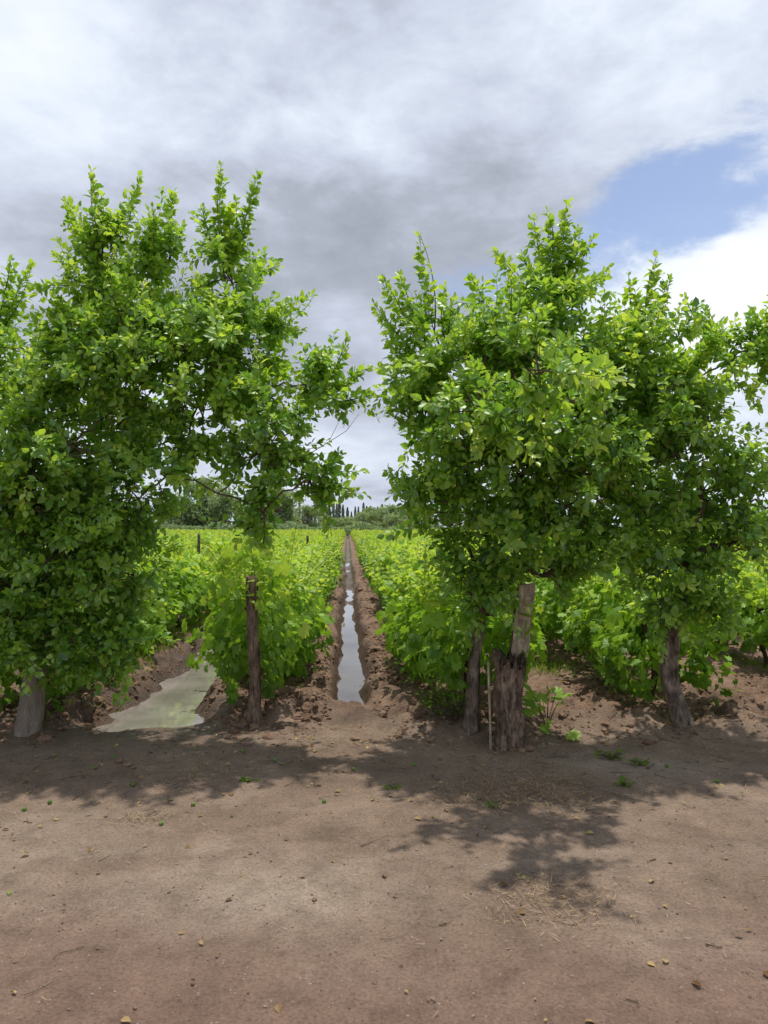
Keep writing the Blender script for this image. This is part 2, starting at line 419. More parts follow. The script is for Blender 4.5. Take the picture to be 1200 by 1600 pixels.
def plum(lat, d):
    w = W(lat, d, 0); z = float(height(w[0], w[1])); tv, tf = ico(3)
    V = tv*.0135; V[:, 2] *= .93
    V[:, 0] *= 1-.10*np.exp(-(tv[:, 1]/.12)**2)*(tv[:, 0] > 0); V[:, 2] -= .004*np.exp(-((tv[:, 0]**2+tv[:, 1]**2)/.06))*(tv[:, 2] > 0)
    me = make_mesh('fallen_plum', V, [tf], [M_PLUMFRUIT], {'v': np.full(len(V), rng.uniform())}, smooth=True)
    o = add_obj('fallen_plum', me, label='small unripe green plum fallen on the dirt', category='plum', group='fallen unripe plums')
    o.location = (w[0], w[1], z+.010); o.rotation_euler = rng.uniform(0, 3, 3)
for lat, d in [(-1.95, 4.35), (-2.05, 4.25), (-1.1, 4.3), (-1.2, 4.02), (-.9, 4.75), (-1.9, 4.9), (-.75, 5.1), (-2.3, 5.2), (-.2, 4.9), (-1.55, 4.6), (-.35, 4.35), (-1.0, 5.3), (.2, 5.0), (-1.35, 5.35), (-2.15, 4.0), (1.9, 5.0), (2.1, 4.7)]:
    plum(lat, d)

n = 700
xx = rng.uniform(-3.3, 3.5, n); yy = rng.uniform(2.0, 6.0, n)
k = rng.uniform(size=n) < np.where(yy < 4, .4, 1); xx, yy = xx[k], yy[k]; n = len(xx)
P = np.stack([xx, yy, height(xx, yy)+.008], -1)
T = norm(np.stack([rng.normal(size=n), rng.normal(size=n), rng.normal(0, .15, n)], -1)); N = norm(np.stack([rng.normal(0, .35, n), rng.normal(0, .35, n), np.ones(n)], -1))
V, F, a = replicate(PLUM_V*np.array([1, 1.1, 1.4]), PLUM_F, P, T, N, rng.uniform(.012, .045, n), rng.uniform(0, 1, n))
add_obj('leaf_litter', make_mesh('leaf_litter', V, F, [M_DRYLEAF], {'v': a}), kind='stuff', label='fallen dry and green leaves on the dirt', category='leaves')
pl = []
for lat, d, sl, sd, c in [(.80, 4.50, .30, .20, 3200), (1.0, 4.75, .26, .13, 1400), (.72, 3.22, .16, .11, 900), (-1.35, 4.1, .1, .05, 300), (-1.25, 4.75, .16, .14, 700), (.7, 5.3, .3, .12, 420), (1.9, 5.4, .5, .15, 460), (-.3, 5.5, .3, .12, 420), (2.55, 6.0, .2, .15, 460), (-2.2, 5.5, .4, .1, 300), (-.2, 5.9, .35, .12, 460), (.82, 2.35, .05, .03, 20)]:
    q = W(lat, d, 0); pl.append(np.stack([rng.normal(q[0], sl, c), rng.normal(q[1], sd, c)], -1))
pl.append(np.stack([rng.uniform(-3.5, 3.5, 1000), rng.uniform(2, 6, 1000)], -1))
pl = np.concatenate(pl); n = len(pl)
P = np.stack([pl[:, 0], pl[:, 1], height(pl[:, 0], pl[:, 1])+rng.uniform(.003, .016, n)], -1)
T = norm(np.stack([rng.normal(size=n), rng.normal(size=n), rng.normal(0, .18, n)], -1)); N = norm(np.stack([rng.normal(0, .3, n), rng.normal(0, .3, n), np.ones(n)], -1))
V, F, a = replicate(BLADE_V*np.array([1, .6, .5]), BLADE_F, P, T, N, rng.uniform(.010, .055, n), rng.uniform(0, 1, n))
add_obj('dry_straw', make_mesh('dry_straw', V, F, [M_STRAW], {'v': a}), kind='stuff', label='patches of dry straw and grass stems on dirt', category='straw')
tb = Tubes()
for q in range(190):
    x0 = rng.uniform(-3.2, 3.4); y0 = rng.uniform(2.2, 6.2) if q < 55 else rng.uniform(4.3, 6.2); L = rng.uniform(.04, .18); a0 = rng.uniform(0, 6.28)
    m = 5; t = np.linspace(0, 1, m)
    xs = x0+math.cos(a0)*L*t+rng.normal(0, .008, m); ys = y0+math.sin(a0)*L*t+rng.normal(0, .008, m)
    zs = height(xs, ys)+.004+rng.uniform(0, .004, m)
    tb.add(np.stack([xs, ys, zs], -1), np.linspace(.0025, .001, m)*rng.uniform(.5, 1.2), 5)
add_obj('fallen_twigs', tb.mesh('fallen_twigs', [M_TWIG]), kind='stuff', label='thin dry twigs strewn on the dirt', category='twigs')

# ------------------------------------------------------------------ trees
class LeafBag:
    def __init__(s): s.P = []; s.T = []; s.N = []; s.S = []; s.v = []
    def add(s, P, T, N, S, v):
        s.P.append(P); s.T.append(T); s.N.append(N); s.S.append(S); s.v.append(v)
    def cat(s): return [np.concatenate(q) for q in (s.P, s.T, s.N, s.S, s.v)]

def leafy_twig(bag, tb, p0, d, L, center, young=0., spacing=.0165, lsize=.076, r0=.003):
    m = 4; t = np.linspace(0, 1, m)[:, None]
    bend = rng.normal(0, .12, 3)*L+np.array([0, 0, .05*L])
    pts = p0+d*L*t+4*t*(1-t)*bend*.5
    tb.add(pts, np.linspace(r0*.85, .001, m), 3)
    nl = max(4, int(L/spacing)); tt = np.linspace(.10, 1, nl)+rng.normal(0, .02, nl); tt = np.clip(tt, 0, 1)
    q = p0+d*L*tt[:, None]+4*(tt*(1-tt))[:, None]*bend*.5
    ph = np.arange(nl)*2.4+rng.uniform(0, 6)
    u = norm(np.cross(d, rng.normal(size=3))); w = np.cross(d, u)
    rad = np.cos(ph)[:, None]*u+np.sin(ph)[:, None]*w
    fwd = .35+.65*tt[:, None]**2
    T = norm(rad*(1.1-.5*tt[:, None])+d*fwd+np.array([0, 0, -.12])+rng.normal(0, .2, (nl, 3)))
    outw = norm(p0-center)
    N = norm(np.array([0, 0, .65])+.5*outw+rng.normal(0, .5, (nl, 3)))
    S = lsize*rng.uniform(.5, 1.25, nl)*(1-.35*tt**3)
    tw = rng.normal(0, .09)
    v = np.clip(rng.normal(.35, .15, nl)+tw+young*.48+.12*tt, 0, 1)
    bag.add(q+rad*.006, T, N, S, v)

def build_tree(label, base_w, trunk, blobs, shoots, bark, dens=1.0, lsize=.076, extra_limb=None, forkr=.045):
    root = bpy.data.objects.new('plum_tree', None); COL.objects.link(root)
    root.location = base_w; root['label'] = label; root['category'] = 'tree'; root['group'] = 'plum trees along the field edge'
    root.empty_display_size = .3
    tr = Tubes()
    for pts, rad in trunk:
        pts = np.array(pts); m = 26; s = np.linspace(0, len(pts)-1, m)
        P = np.stack([np.interp(s, np.arange(len(pts)), pts[:, c]) for c in range(3)], -1)
        for _ in range(2):
            for c in range(2): P[1:-1, c] = (P[:-2, c]+P[1:-1, c]*2+P[2:, c])/4
        R = np.interp(s, np.arange(len(pts)), rad)
        tr.add(P, R, 20, rough=.18, seed=rng.uniform(0, 40))
    fork = np.array(trunk[0][0][-1])
    br = Tubes(); bag = LeafBag()
    nodes = [(fork, 0.0, forkr)]
    bl = [(W(b[0], b[1], b[2]), np.array(b[3:6]), b[6]) for b in blobs]
    order = sorted(range(len(bl)), key=lambda q: np.linalg.norm(bl[q][0]-fork))
    for q in order:
        c, r, dn = bl[q]
        best = min(nodes, key=lambda nn: np.linalg.norm(nn[0]-c)+.35*nn[1]+(.5 if np.linalg.norm(nn[0]-c) < .1 else 0))
        L = np.linalg.norm(best[0]-c)
        pts = bez(best[0], c, np.array([rng.normal(0, .05), rng.normal(0, .05), .06*L])*L, 9)
        pts[1:-1] += rng.normal(0, .012, (7, 3))
        rad = np.linspace(best[2]*.8, max(best[2]*.45, .008), 9)
        br.add(pts, rad, 8, rough=.08, seed=rng.uniform(0, 30))
        nodes.append((pts[5], best[1]+L*.6, rad[5])); nodes.append((c, best[1]+L, rad[-1]))
        area = (r[0]*r[1]+r[0]*r[2]+r[1]*r[2])/3
        ns = int(6+dens*dn*88*area)
        for s_ in range(ns):
            dr = norm(rng.normal(size=3)); 
            if dr[1] > .3 and rng.uniform() < .25: dr[1] *= -1
            end = c+dr*r*rng.uniform(.60, 1.18)
            st = c+rng.normal(0, .22, 3)*r
            Ls = np.linalg.norm(end-st)
            sp = bez(st, end, np.array([0, 0, rng.uniform(-.03, .12)])*Ls+rng.normal(0, .05, 3)*Ls, 5)
            br.add(sp, np.linspace(.006, .0026, 5), 4)
            sd = norm(end-st)
            nt_ = int(4+Ls*12)
            for w_ in range(nt_):
                t = rng.uniform(.3, 1.0) if w_ else 1.0
                p0 = sp[0]+(sp[-1]-sp[0])*t+4*t*(1-t)*(sp[2]-(sp[0]+sp[-1])/2)
                dd = norm(sd*.75+rng.normal(0, .48, 3)+np.array([0, 0, .30])+.35*norm((p0-c)/r))
                leafy_twig(bag, br, p0, dd, rng.uniform(.10, .22)+(.20*rng.uniform() if w_ == 0 else 0), c, young=t*.4*rng.uniform(.3, 1)+(.40 if c[2] > 2.3 else .0)*rng.uniform(), lsize=lsize)
    for lat, d, z, L in shoots:
        tip = W(lat, d, z)
        c, r, _ = min(bl, key=lambda b_: np.linalg.norm((b_[0]-tip)))
        dirn = norm(norm(tip-c)*.75+np.array([0, 0, .25]))
        st = tip-dirn*L
        m = 7; t = np.linspace(0, 1, m)[:, None]; bend = rng.normal(0, .04, 3)*L
        pts = st+dirn*L*t+4*t*(1-t)*bend
        br.add(pts, np.linspace(.006, .0015, m), 4)
        leafy_twig(bag, br, st, dirn, L, c, young=.6, spacing=.011, lsize=lsize, r0=.005)
        ns = int(L/.055)
        for k_ in range(ns):
            t = (k_+.3)/ns*.85
            p0 = st+dirn*L*t
            dd = norm(dirn*.85+norm(rng.normal(size=3))*.65)
            leafy_twig(bag, br, p0, dd, rng.uniform(.06, .24)*(1.02-t), c, young=.5, lsize=lsize, r0=.0025)
        br.add(bez(c, st, np.zeros(3), 4), np.linspace(.010, .006, 4), 4)
    if extra_limb:
        for pts, r0 in extra_limb:
            pts = np.array([W(*p) for p in pts]); br.add(pts, np.linspace(r0, r0*.3, len(pts)), 4)
    P, T, N, S, v = bag.cat()
    V, F, a = replicate(PLUM_V, PLUM_F, P, T, N, S, v, rng.uniform(.85, 1.3, len(P)))
    def child(nm, me):
        o = add_obj(nm, me, parent=root); o.location = -root.location; return o
    child('trunk', tr.mesh('trunk', [bark])); child('branches', br.mesh('branches', [M_TWIG])); child('crown', make_mesh('crown', V, F, [M_PLUM], {'v': a}))
    return root

def b(lat, z, rl, rz, d=5.7, rd=None, dn=1.0): return (lat, d, z, rl, rd if rd else max(rl, rz)*.85+.08, rz, dn)
lb = W(-2.76, 5.78, 0)
left_blobs = [b(-2.72, 1.04, .60, .60, 5.65), b(-2.16, 1.02, .32, .54, 5.85, .4), b(-2.5, 1.82, .64, .52, 5.6), b(-2.62, 2.6, .58, .53, 5.7), b(-1.98, 2.55, .54, .52, 5.6),
    b(-2.09, 3.22, .46, .40, 5.75), b(-1.5, 3.05, .46, .38, 5.7), b(-1.42, 2.48, .46, .40, 5.55), b(-.95, 2.66, .40, .28, 5.55), b(-.88, 2.22, .38, .26, 5.5),
    b(-.50, 2.66, .24, .15, 5.55), b(-.55, 1.97, .24, .13, 5.45), b(-2.2, 3.7, .16, .26, 5.75), b(-1.75, 3.65, .15, .26, 5.75), b(-1.24, 3.62, .16, .28, 5.7),
    b(-.97, 3.2, .20, .18, 5.65), b(-.9, 1.72, .09, .16, 5.55), b(-1.58, 2.02, .27, .26, 5.5), b(-1.95, 1.75, .28, .32, 5.6), b(-2.35, 3.0, .34, .34, 5.8),
    b(-2.7, .80, .34, .34, 5.50, .22), b(-2.36, .82, .3, .44, 5.58, .22), b(-2.05, .78, .22, .32, 5.68, .22), b(-2.35, 1.4, .42, .36, 5.45, .3), b(-1.98, 1.3, .28, .3, 5.55, .25), b(-2.85, 1.6, .35, .4, 5.5, .3),
    b(-1.85, 3.0, .4, .3, 5.4, .33, .7), b(-1.2, 2.8, .35, .3, 5.35, .33, .7), b(-2.3, 2.2, .4, .35, 5.35, .3, .7)]
left_shoots = [(-2.30, 5.75, 4.42, .7), (-2.52, 5.75, 4.18, .5), (-1.92, 5.75, 4.36, .7), (-1.66, 5.75, 4.24, .55), (-1.27, 5.7, 4.42, .7), (-.98, 5.7, 4.36, .7), (-1.42, 5.7, 4.1, .35), (-2.05, 5.75, 4.1, .35),
    (-.8, 5.65, 3.62, .4), (-.53, 5.6, 3.38, .5), (-.27, 5.55, 3.05, .45), (-.12, 5.55, 2.80, .35), (-.08, 5.55, 2.6, .3), (-.22, 5.45, 1.85, .35), (-.31, 5.45, 2.16, .35), (-.72, 5.55, 3.3, .35), (-2.75, 5.75, 3.5, .35),
    (-.35, 5.5, 2.45, .3), (-.9, 5.5, 1.45, .25), (-1.7, 5.45, 3.6, .4), (-2.3, 5.45, 3.7, .4), (-2.2, 5.7, 4.2, .45), (-1.8, 5.7, 4.1, .4), (-1.15, 5.7, 4.15, .45), (-1.1, 5.7, 3.9, .35), (-2.4, 5.7, 3.9, .35), (-2.0, 5.3, 3.5, .4), (-1.3, 5.3, 3.3, .4), (-1.55, 5.7, 3.95, .4), (-.6, 5.55, 3.1, .35)]
build_tree('large spreading plum tree with pale brown trunk, leafy to the ground', tuple(lb),
    [([W(-2.77, 5.78, -.06), W(-2.75, 5.78, .12), W(-2.72, 5.79, .45), W(-2.66, 5.8, .9), W(-2.55, 5.75, 1.5)], [.095, .088, .082, .065, .05])],
    left_blobs, left_shoots, M_BARKPALE, dens=1.0,
    extra_limb=[([(-.85, 5.40, 2.05), (-.6, 5.35, 2.10), (-.4, 5.33, 2.22), (-.27, 5.31, 2.30), (-.18, 5.30, 2.42)], .004), ([(-.4, 5.33, 2.22), (-.33, 5.33, 2.36), (-.3, 5.33, 2.40)], .002), ([(-.9, 5.35, 2.1), (-.6, 5.3, 2.16), (-.42, 5.25, 2.18)], .004)])
build_tree('plum tree with dense dark crown beside a larger plum', tuple(W(-4.3, 5.9, 0)),
    [([W(-4.3, 5.9, -.06), W(-4.28, 5.9, .5), W(-4.2, 5.9, 1.2)], [.11, .085, .08])],
    [b(-3.5, 2.9, .45, .5, 5.9), b(-4.2, 2.6, .6, .6, 5.9), b(-3.6, 2.0, .5, .5, 5.9), b(-4.1, 1.6, .5, .5, 5.9), b(-3.18, 3.05, .22, .3, 5.9), b(-3.5, 1.1, .45, .45, 5.9)],
    [(-3.0, 5.9, 3.75, .5), (-2.83, 5.9, 3.72, .45), (-3.2, 5.9, 3.9, .5), (-2.98, 5.9, 3.4, .4)], M_BARK, dens=.8)
rb = W(.69, 5.65, 0)
r_blobs = [b(.46, 2.86, .40, .34, 5.55, None, .75), b(.92, 3.02, .40, .36, 5.5, None, .85), b(1.28, 3.32, .22, .32, 5.6), b(1.38, 2.74, .48, .44, 5.5), b(.68, 2.38, .48, .42, 5.45),
    b(.33, 2.5, .24, .32, 5.5, None, .8), b(.97, 2.0, .54, .38, 5.4), b(.50, 1.78, .32, .28, 5.5), b(.97, 1.55, .38, .24, 5.45), b(1.38, 1.78, .40, .36, 5.4), b(.25, 1.92, .14, .11, 5.45), b(1.62, 2.3, .34, .36, 5.45),
    b(.66, 1.38, .24, .2, 5.55), b(1.35, 1.42, .26, .18, 5.55), b(1.05, 2.5, .4, .3, 5.1, .33, .6), b(.8, 2.8, .35, .3, 5.25, .3, .5), b(1.45, 2.0, .3, .3, 5.15, .3, .7), b(.60, 2.05, .3, .25, 5.25, .28, .8), b(1.05, 2.9, .3, .3, 5.8),
    b(.62, 1.12, .20, .18, 5.55, .18, 1.2), b(.80, 1.22, .16, .12, 5.50, .15, 1.2), b(1.22, 1.25, .16, .12, 5.5, .2), b(1.66, 2.75, .26, .34, 5.55, .3),
    b(.95, 2.3, .34, .18, 4.45, .32, .28), b(.55, 2.35, .28, .18, 4.5, .3, .28), b(.80, 2.45, .28, .14, 4.05, .3, .22), b(1.30, 2.35, .26, .16, 4.5, .3, .25)]
r_shoots = [(.27, 5.55, 3.82, .75), (.0, 5.55, 3.50, .65), (-.08, 5.55, 3.30, .55), (.46, 5.55, 3.42, .4), (.82, 5.55, 3.70, .5), (1.14, 5.6, 3.98, .6), (1.40, 5.6, 4.08, .65), (1.60, 5.6, 3.82, .55),
    (1.70, 5.6, 3.55, .45), (.02, 5.45, 2.03, .3), (.03, 5.5, 2.95, .3), (1.24, 5.55, 4.0, .4), (.66, 5.55, 3.5, .35), (.12, 5.5, 3.5, .5), (.05, 5.45, 2.65, .25), (1.0, 5.35, 3.6, .35), (.15, 5.45, 1.75, .22), (1.3, 5.6, 3.85, .4), (1.48, 5.6, 3.9, .4), (.9, 5.2, 3.4, .4), (.5, 5.3, 3.25, .35)]
build_tree('plum tree with leaning grey trunk beside an old stump', tuple(rb),
    [([W(.65, 5.68, -.06), W(.67, 5.66, .15), W(.685, 5.65, .6), W(.735, 5.65, 1.0), W(.82, 5.6, 1.35)], [.085, .058, .048, .043, .04])],
    r_blobs, r_shoots, M_BARK, dens=.95, forkr=.036)
t_blobs = [b(1.96, 2.9, .38, .36, 5.65, None, .9), b(2.36, 2.72, .36, .34, 5.7, None, .85), b(2.02, 2.3, .48, .40, 5.6), b(2.44, 1.90, .40, .36, 5.65), b(2.70, 1.50, .32, .32, 5.7, None, .8),
    b(2.34, 1.24, .34, .26, 5.65), b(1.92, 1.74, .36, .32, 5.6), b(2.88, 1.98, .30, .20, 5.7, None, .7), b(2.95, 3.02, .25, .13, 5.7, None, .8), b(3.3, 1.7, .3, .3, 5.8), b(1.70, 2.85, .30, .30, 5.6, None, .9), b(2.7, 2.92, .2, .10, 5.7, None, .7),
    b(2.15, 2.6, .35, .3, 5.35, .3, .6), b(2.2, 2.1, .35, .3, 5.3, .3, .6), b(1.85, 1.5, .22, .18, 5.6, .25, .8), b(2.45, 1.02, .26, .18, 5.55, .2, .9), b(2.1, 1.30, .26, .2, 5.5, .25, .8), b(2.1, 1.05, .2, .16, 5.6, .2, .9)]
t_shoots = [(2.10, 5.65, 3.70, .65), (2.33, 5.7, 3.40, .5), (2.5, 5.7, 3.32, .35), (1.88, 5.65, 3.55, .5), (3.02, 5.7, 3.46, .4), (2.2, 5.65, 3.52, .4), (3.1, 5.7, 3.2, .3), (2.85, 5.7, 3.3, .25), (3.1, 5.7, 2.55, .5), (1.95, 5.6, 3.35, .3), (3.05, 5.7, 2.4, .4), (2.9, 5.7, 2.5, .3)]
build_tree('plum tree with thick leaning trunk in bare soil', tuple(W(2.33, 5.87, 0)),
    [([W(2.38, 5.85, -.06), W(2.34, 5.86, .10), W(2.24, 5.87, .45), W(2.28, 5.87, .85), W(2.40, 5.8, 1.4)], [.088, .076, .066, .062, .05])],
    t_blobs, t_shoots, M_BARK, dens=.92)

# ------------------------------------------------------------------ stump, posts
def rough_post(name, pts, rad, mat, label, sides=16, rough=.2, cat='post', ragged=.05, group=None):
    tb = Tubes(); pts = np.array(pts); m = 30; s = np.linspace(0, len(pts)-1, m)
    P = np.stack([np.interp(s, np.arange(len(pts)), pts[:, c]) for c in range(3)], -1); R = np.interp(s, np.arange(len(pts)), rad)
    for _ in range(2):
        for c in range(2): P[1:-1, c] = (P[:-2, c]+P[1:-1, c]*2+P[2:, c])/4
        R[1:-1] = (R[:-2]+2*R[1:-1]+R[2:])/4
    tb.add(P, R, sides, rough=rough, seed=rng.uniform(0, 50))
    V = tb.V[0].reshape(m, sides, 3)
    for j in range(sides): V[-1, j, 2] += ragged*rng.uniform(-1, 1); V[-2, j, 2] += ragged*.3*rng.uniform(-1, 1)
    tb.V[0] = V.reshape(-1, 3); tb.V[1][0, 2] -= ragged
    base = Vector(P[0]); tb.V = [v-np.array(base) for v in tb.V]
    o = add_obj(name, tb.mesh(name, [mat]), label=label, category=cat); o.location = base
    if group: o['group'] = group
    return o
rough_post('wooden_post', [W(-1.05, 6.0, -.08), W(-1.05, 6.0, .08), W(-1.04, 6.02, .4), W(-1.06, 6.02, .7), W(-1.08, 6.03, 1.21)], [.068, .053, .046, .048, .045], M_OLD, 'weathered dark wooden post with rough bark, tied grapevine beside it', ragged=.012, rough=.20, sides=22)
rough_post('tree_stump', [W(.92, 5.44, -.08), W(.92, 5.44, .06), W(.91, 5.44, .25), W(.90, 5.45, .45), W(.93, 5.46, .64)], [.135, .105, .09, .088, .108], M_OLD, 'gnarled old stump with ragged split top beside plum trunk', cat='stump', rough=.30, ragged=.07, sides=30)
rough_post('wooden_stake', [W(.775, 5.40, -.05), W(.77, 5.42, .3), W(.765, 5.46, .62)], [.010, .009, .009], M_SPLIT, 'thin pale wooden stake leaning beside trunk', sides=8, rough=.1, ragged=.01)
def split_post():
    prof = [(-.066, -.04), (.062, -.045), (.070, .0), (.035, .045), (-.03, .05), (-.072, .02)]
    H = 26; rings = []
    for i_ in range(H):
        t = i_/(H-1); z = -.05+1.22*t
        sc = 1.0-.05*t
        for j_, (px_, py_) in enumerate(prof):
            c = W(.93+.14*t, 5.60-.02*t, z)
            x_ = px_*sc+.012*mnoise.noise(Vector((j_*3.1, t*7, 1))); y_ = py_*sc+.014*mnoise.noise(Vector((j_*2.3, t*7, 7)))
            dz = (.03*math.sin(j_*2.1)) if i_ == H-1 else 0
            rings.append(c+np.array([x_, y_, dz]))
    V = np.array(rings); k = len(prof); F = []; mi = []
    for i_ in range(H-1):
        for j_ in range(k):
            F.append([i_*k+j_, i_*k+(j_+1) % k, (i_+1)*k+(j_+1) % k, (i_+1)*k+j_]); mi.append(0 if j_ == 0 and i_ > 13 else 1)
    F = np.array(F); top = np.array([[(H-1)*k+j_ for j_ in range(k)]]); mi.append(0)
    base = W(.93, 5.60, -.05); V = V-base
    me = make_mesh('wooden_post', V, [F, top], [M_SPLIT, M_OLD], midx=mi)
    o = add_obj('wooden_post', me, label='split wooden post with pale sawn face behind a stump', category='post'); o.location = base
split_post()

# ------------------------------------------------------------------ grapevines
def vine_mesh(n=620, hw=.36, L=.76, zc=.82, rz=.56, shoots=9, ls=.098, seed=0):
    r_ = np.random.default_rng(seed)
    bag = LeafBag(); tb = Tubes()
    y = r_.uniform(-L, L, n); th = r_.uniform(-.9, np.pi+.9, n)
    low = r_.uniform(size=n) < .38
    th = np.where(low, np.where(r_.uniform(size=n) < .5, -r_.uniform(0, 1.25, n), np.pi+r_.uniform(0, 1.25, n)), th)
    bul = .70+.65*vn(y*3.1+seed*7, th*1.5, seed)
    rr = (1-r_.uniform(0, 1, n)**2.2*.7)*bul
    P = np.stack([np.cos(th)*hw*rr*np.where(low, 1.3, 1), y, zc+np.sin(th)*rz*rr*np.where(low, 1.15, .92)], -1); P[:, 2] = np.maximum(P[:, 2], .10)
    o_ = np.stack([np.cos(th), r_.normal(0, .3, n), np.sin(th)*.8], -1)
    N = norm(norm(o_)*.7+np.array([0, -.1, .65])+r_.normal(0, .42, (n, 3)))
    T = norm(r_.normal(0, .6, (n, 3))+np.array([0, 0, -.5])+.4*o_)
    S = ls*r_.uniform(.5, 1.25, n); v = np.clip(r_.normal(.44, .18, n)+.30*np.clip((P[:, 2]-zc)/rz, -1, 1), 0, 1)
    bag.add(P, T, N, S, v)
    for s in range(shoots):
        y0 = r_.uniform(-L, L); x0 = r_.normal(0, hw*.6); z0 = zc+rz*r_.uniform(.1, .65); Ls = r_.uniform(.22, .52)
        d = norm(np.array([r_.normal(0, .45)+x0, r_.normal(0, .4), 1.0]))
        m = int(Ls/.03); t = np.linspace(0, 1, m); side = np.where(np.arange(m) % 2, 1, -1)[:, None]*norm(np.cross(d, r_.normal(size=3)))
        pts = np.array([x0, y0, z0])+d*Ls*t[:, None]+np.array([d[0], d[1], -.4])*(t[:, None]**3)*.12
        tb.add(pts[::2], np.linspace(.004, .002, len(pts[::2])), 3)
        T = norm(side+d*.4+r_.normal(0, .25, (m, 3))); N = norm(np.array([0, 0, .8])+d*.2+r_.normal(0, .4, (m, 3)))
        bag.add(pts+side*.02, T, N, ls*.85*(1-.65*t)*r_.uniform(.8, 1.2, m), np.clip(.68+.32*t+r_.normal(0, .08, m), 0, 1))
    P, T, N, S, v = bag.cat()
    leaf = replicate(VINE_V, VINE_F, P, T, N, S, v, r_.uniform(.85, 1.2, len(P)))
    tk = Tubes()
    m = 12; t = np.linspace(0, 1, m)
    pts = np.stack([.04*np.sin(t*5+seed), .05*np.sin(t*4+seed*2), t*.78-.04], -1)
    tk.add(pts, np.linspace(.034, .024, m), 9, rough=.3, seed=seed*5)
    for s in (-1, 1):
        tk.add(np.stack([np.zeros(6)+pts[-1, 0], pts[-1, 1]+s*np.linspace(0, L*.9, 6), .72+.1*np.linspace(0, 1, 6)**.5], -1), np.linspace(.02, .01, 6), 6, rough=.2)
    return leaf, tb, tk
def joined(name, leaf, tubes, lm, tm):
    V, F, a = leaf; TV = np.concatenate([np.concatenate(t.V) for t in tubes]); 
    Fs = []; off = len(V)
    for t in tubes:
        f = np.concatenate(t.F)+off; off += t.n; Fs.append(f)
    f = np.concatenate(Fs); q = f[f[:, 2] != f[:, 3]]; tr_ = f[f[:, 2] == f[:, 3]][:, :3]
    allV = np.concatenate([V, TV]); nleaf = sum(len(k_) for k_ in F)
    return make_mesh(name, allV, list(F)+[q, tr_], [lm, tm], {'v': np.concatenate([a, np.zeros(len(TV))])}, midx=[0]*nleaf+[1]*(len(q)+len(tr_)))
variants = []
for s in range(6):
    leaf, tb, tk = vine_mesh(n=[1150, 1050, 1220, 1000, 1120, 960][s], hw=[.37, .34, .39, .33, .36, .35][s], rz=[.52, .48, .54, .46, .53, .44][s], zc=.73, seed=s+1, shoots=[16, 19, 15, 21, 17, 20][s])
    variants.append((joined('foliage', leaf, [tb], M_VINE, M_TWIG), tk.mesh('trunk', [M_VTRUNK])))
plants = []
for X0 in ROWS:
    y0 = 6.75
    if abs(X0-1.0) < .1: y0 = 6.30
    if abs(X0+.8) < .1: y0 = 6.50
    j = 0
    while True:
        y_ = y0+j*1.2; j += 1
        if y_ > 125: break
        d_ = y_*CA+X0*SA; lat_ = X0*CA-y_*SA
        if abs(lat_) > .56*d_+1.6: continue
        if rng.uniform() < .02 and y_ > 14: continue
        plants.append((math.hypot(X0, y_), X0+rng.normal(0, .05), y_+rng.normal(0, .06), rng.integers(0, 6), rng.uniform(.86, 1.06), rng.integers(0, 2)))
plants.sort(key=lambda p: p[0])
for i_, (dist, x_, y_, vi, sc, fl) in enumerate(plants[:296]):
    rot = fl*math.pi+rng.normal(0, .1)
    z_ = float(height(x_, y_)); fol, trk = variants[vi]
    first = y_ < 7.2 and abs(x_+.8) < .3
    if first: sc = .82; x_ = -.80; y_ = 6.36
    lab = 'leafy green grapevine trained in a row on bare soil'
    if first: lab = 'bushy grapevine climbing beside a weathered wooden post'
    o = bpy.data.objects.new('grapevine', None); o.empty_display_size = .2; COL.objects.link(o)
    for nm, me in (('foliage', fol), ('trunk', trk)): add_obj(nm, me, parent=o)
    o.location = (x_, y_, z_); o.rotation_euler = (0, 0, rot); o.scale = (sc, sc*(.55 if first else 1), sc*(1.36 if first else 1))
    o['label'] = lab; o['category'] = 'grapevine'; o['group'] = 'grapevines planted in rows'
rest = plants[296:]
bag = LeafBag()
for dist, x_, y_, vi, sc, fl in rest:
    n = int(np.clip(6000/dist, 50, 160)); ls = .112*(160/n)**.5
    y2 = rng.uniform(-.66, .66, n); th = rng.uniform(-.7, np.pi+.7, n)
    rr = 1-rng.uniform(0, 1, n)**2*.5
    hg = .47+.08*rng.normal()
    P = np.stack([x_+np.cos(th)*.37*rr+rng.normal(0, .05, n), y_+y2, .77*sc+np.sin(th)*hg*rr+rng.normal(0, .07, n)], -1)
    N = norm(np.stack([np.cos(th)*.7, rng.normal(-.15, .4, n), np.sin(th)*.7+.5], -1)+rng.normal(0, .3, (n, 3))); T = norm(rng.normal(size=(n, 3)))
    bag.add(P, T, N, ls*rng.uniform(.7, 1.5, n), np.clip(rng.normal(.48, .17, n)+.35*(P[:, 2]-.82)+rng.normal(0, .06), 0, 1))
P, T, N, S, v = bag.cat()
V, F, a = replicate(QUAD_V, QUAD_F, P, T, N, S, v)
add_obj('vineyard', make_mesh('vineyard', V, F, [M_VFAR], {'v': a}), kind='stuff', label='distant rows of bright green grapevines', category='vineyard')

for x_, y_, h_ in [(-.8, 14.5, 1.45), (-2.6, 13.0, 1.5), (-2.6, 21, 1.55), (-4.4, 18, 1.55), (1.0, 16.5, 1.45), (2.78, 12.5, 1.45), (4.56, 11.5, 1.45), (-.8, 25, 1.5), (-6.2, 24, 1.55), (6.3, 17, 1.5)]:
    rough_post('vineyard_stake', [(x_, y_, -.05), (x_+.01, y_, .8), (x_+.02, y_, h_)], [.030, .028, .026], M_OLD, 'rough wooden stake standing in a row of grapevines', sides=9, rough=.15, ragged=.01, group='stakes in the vine rows')

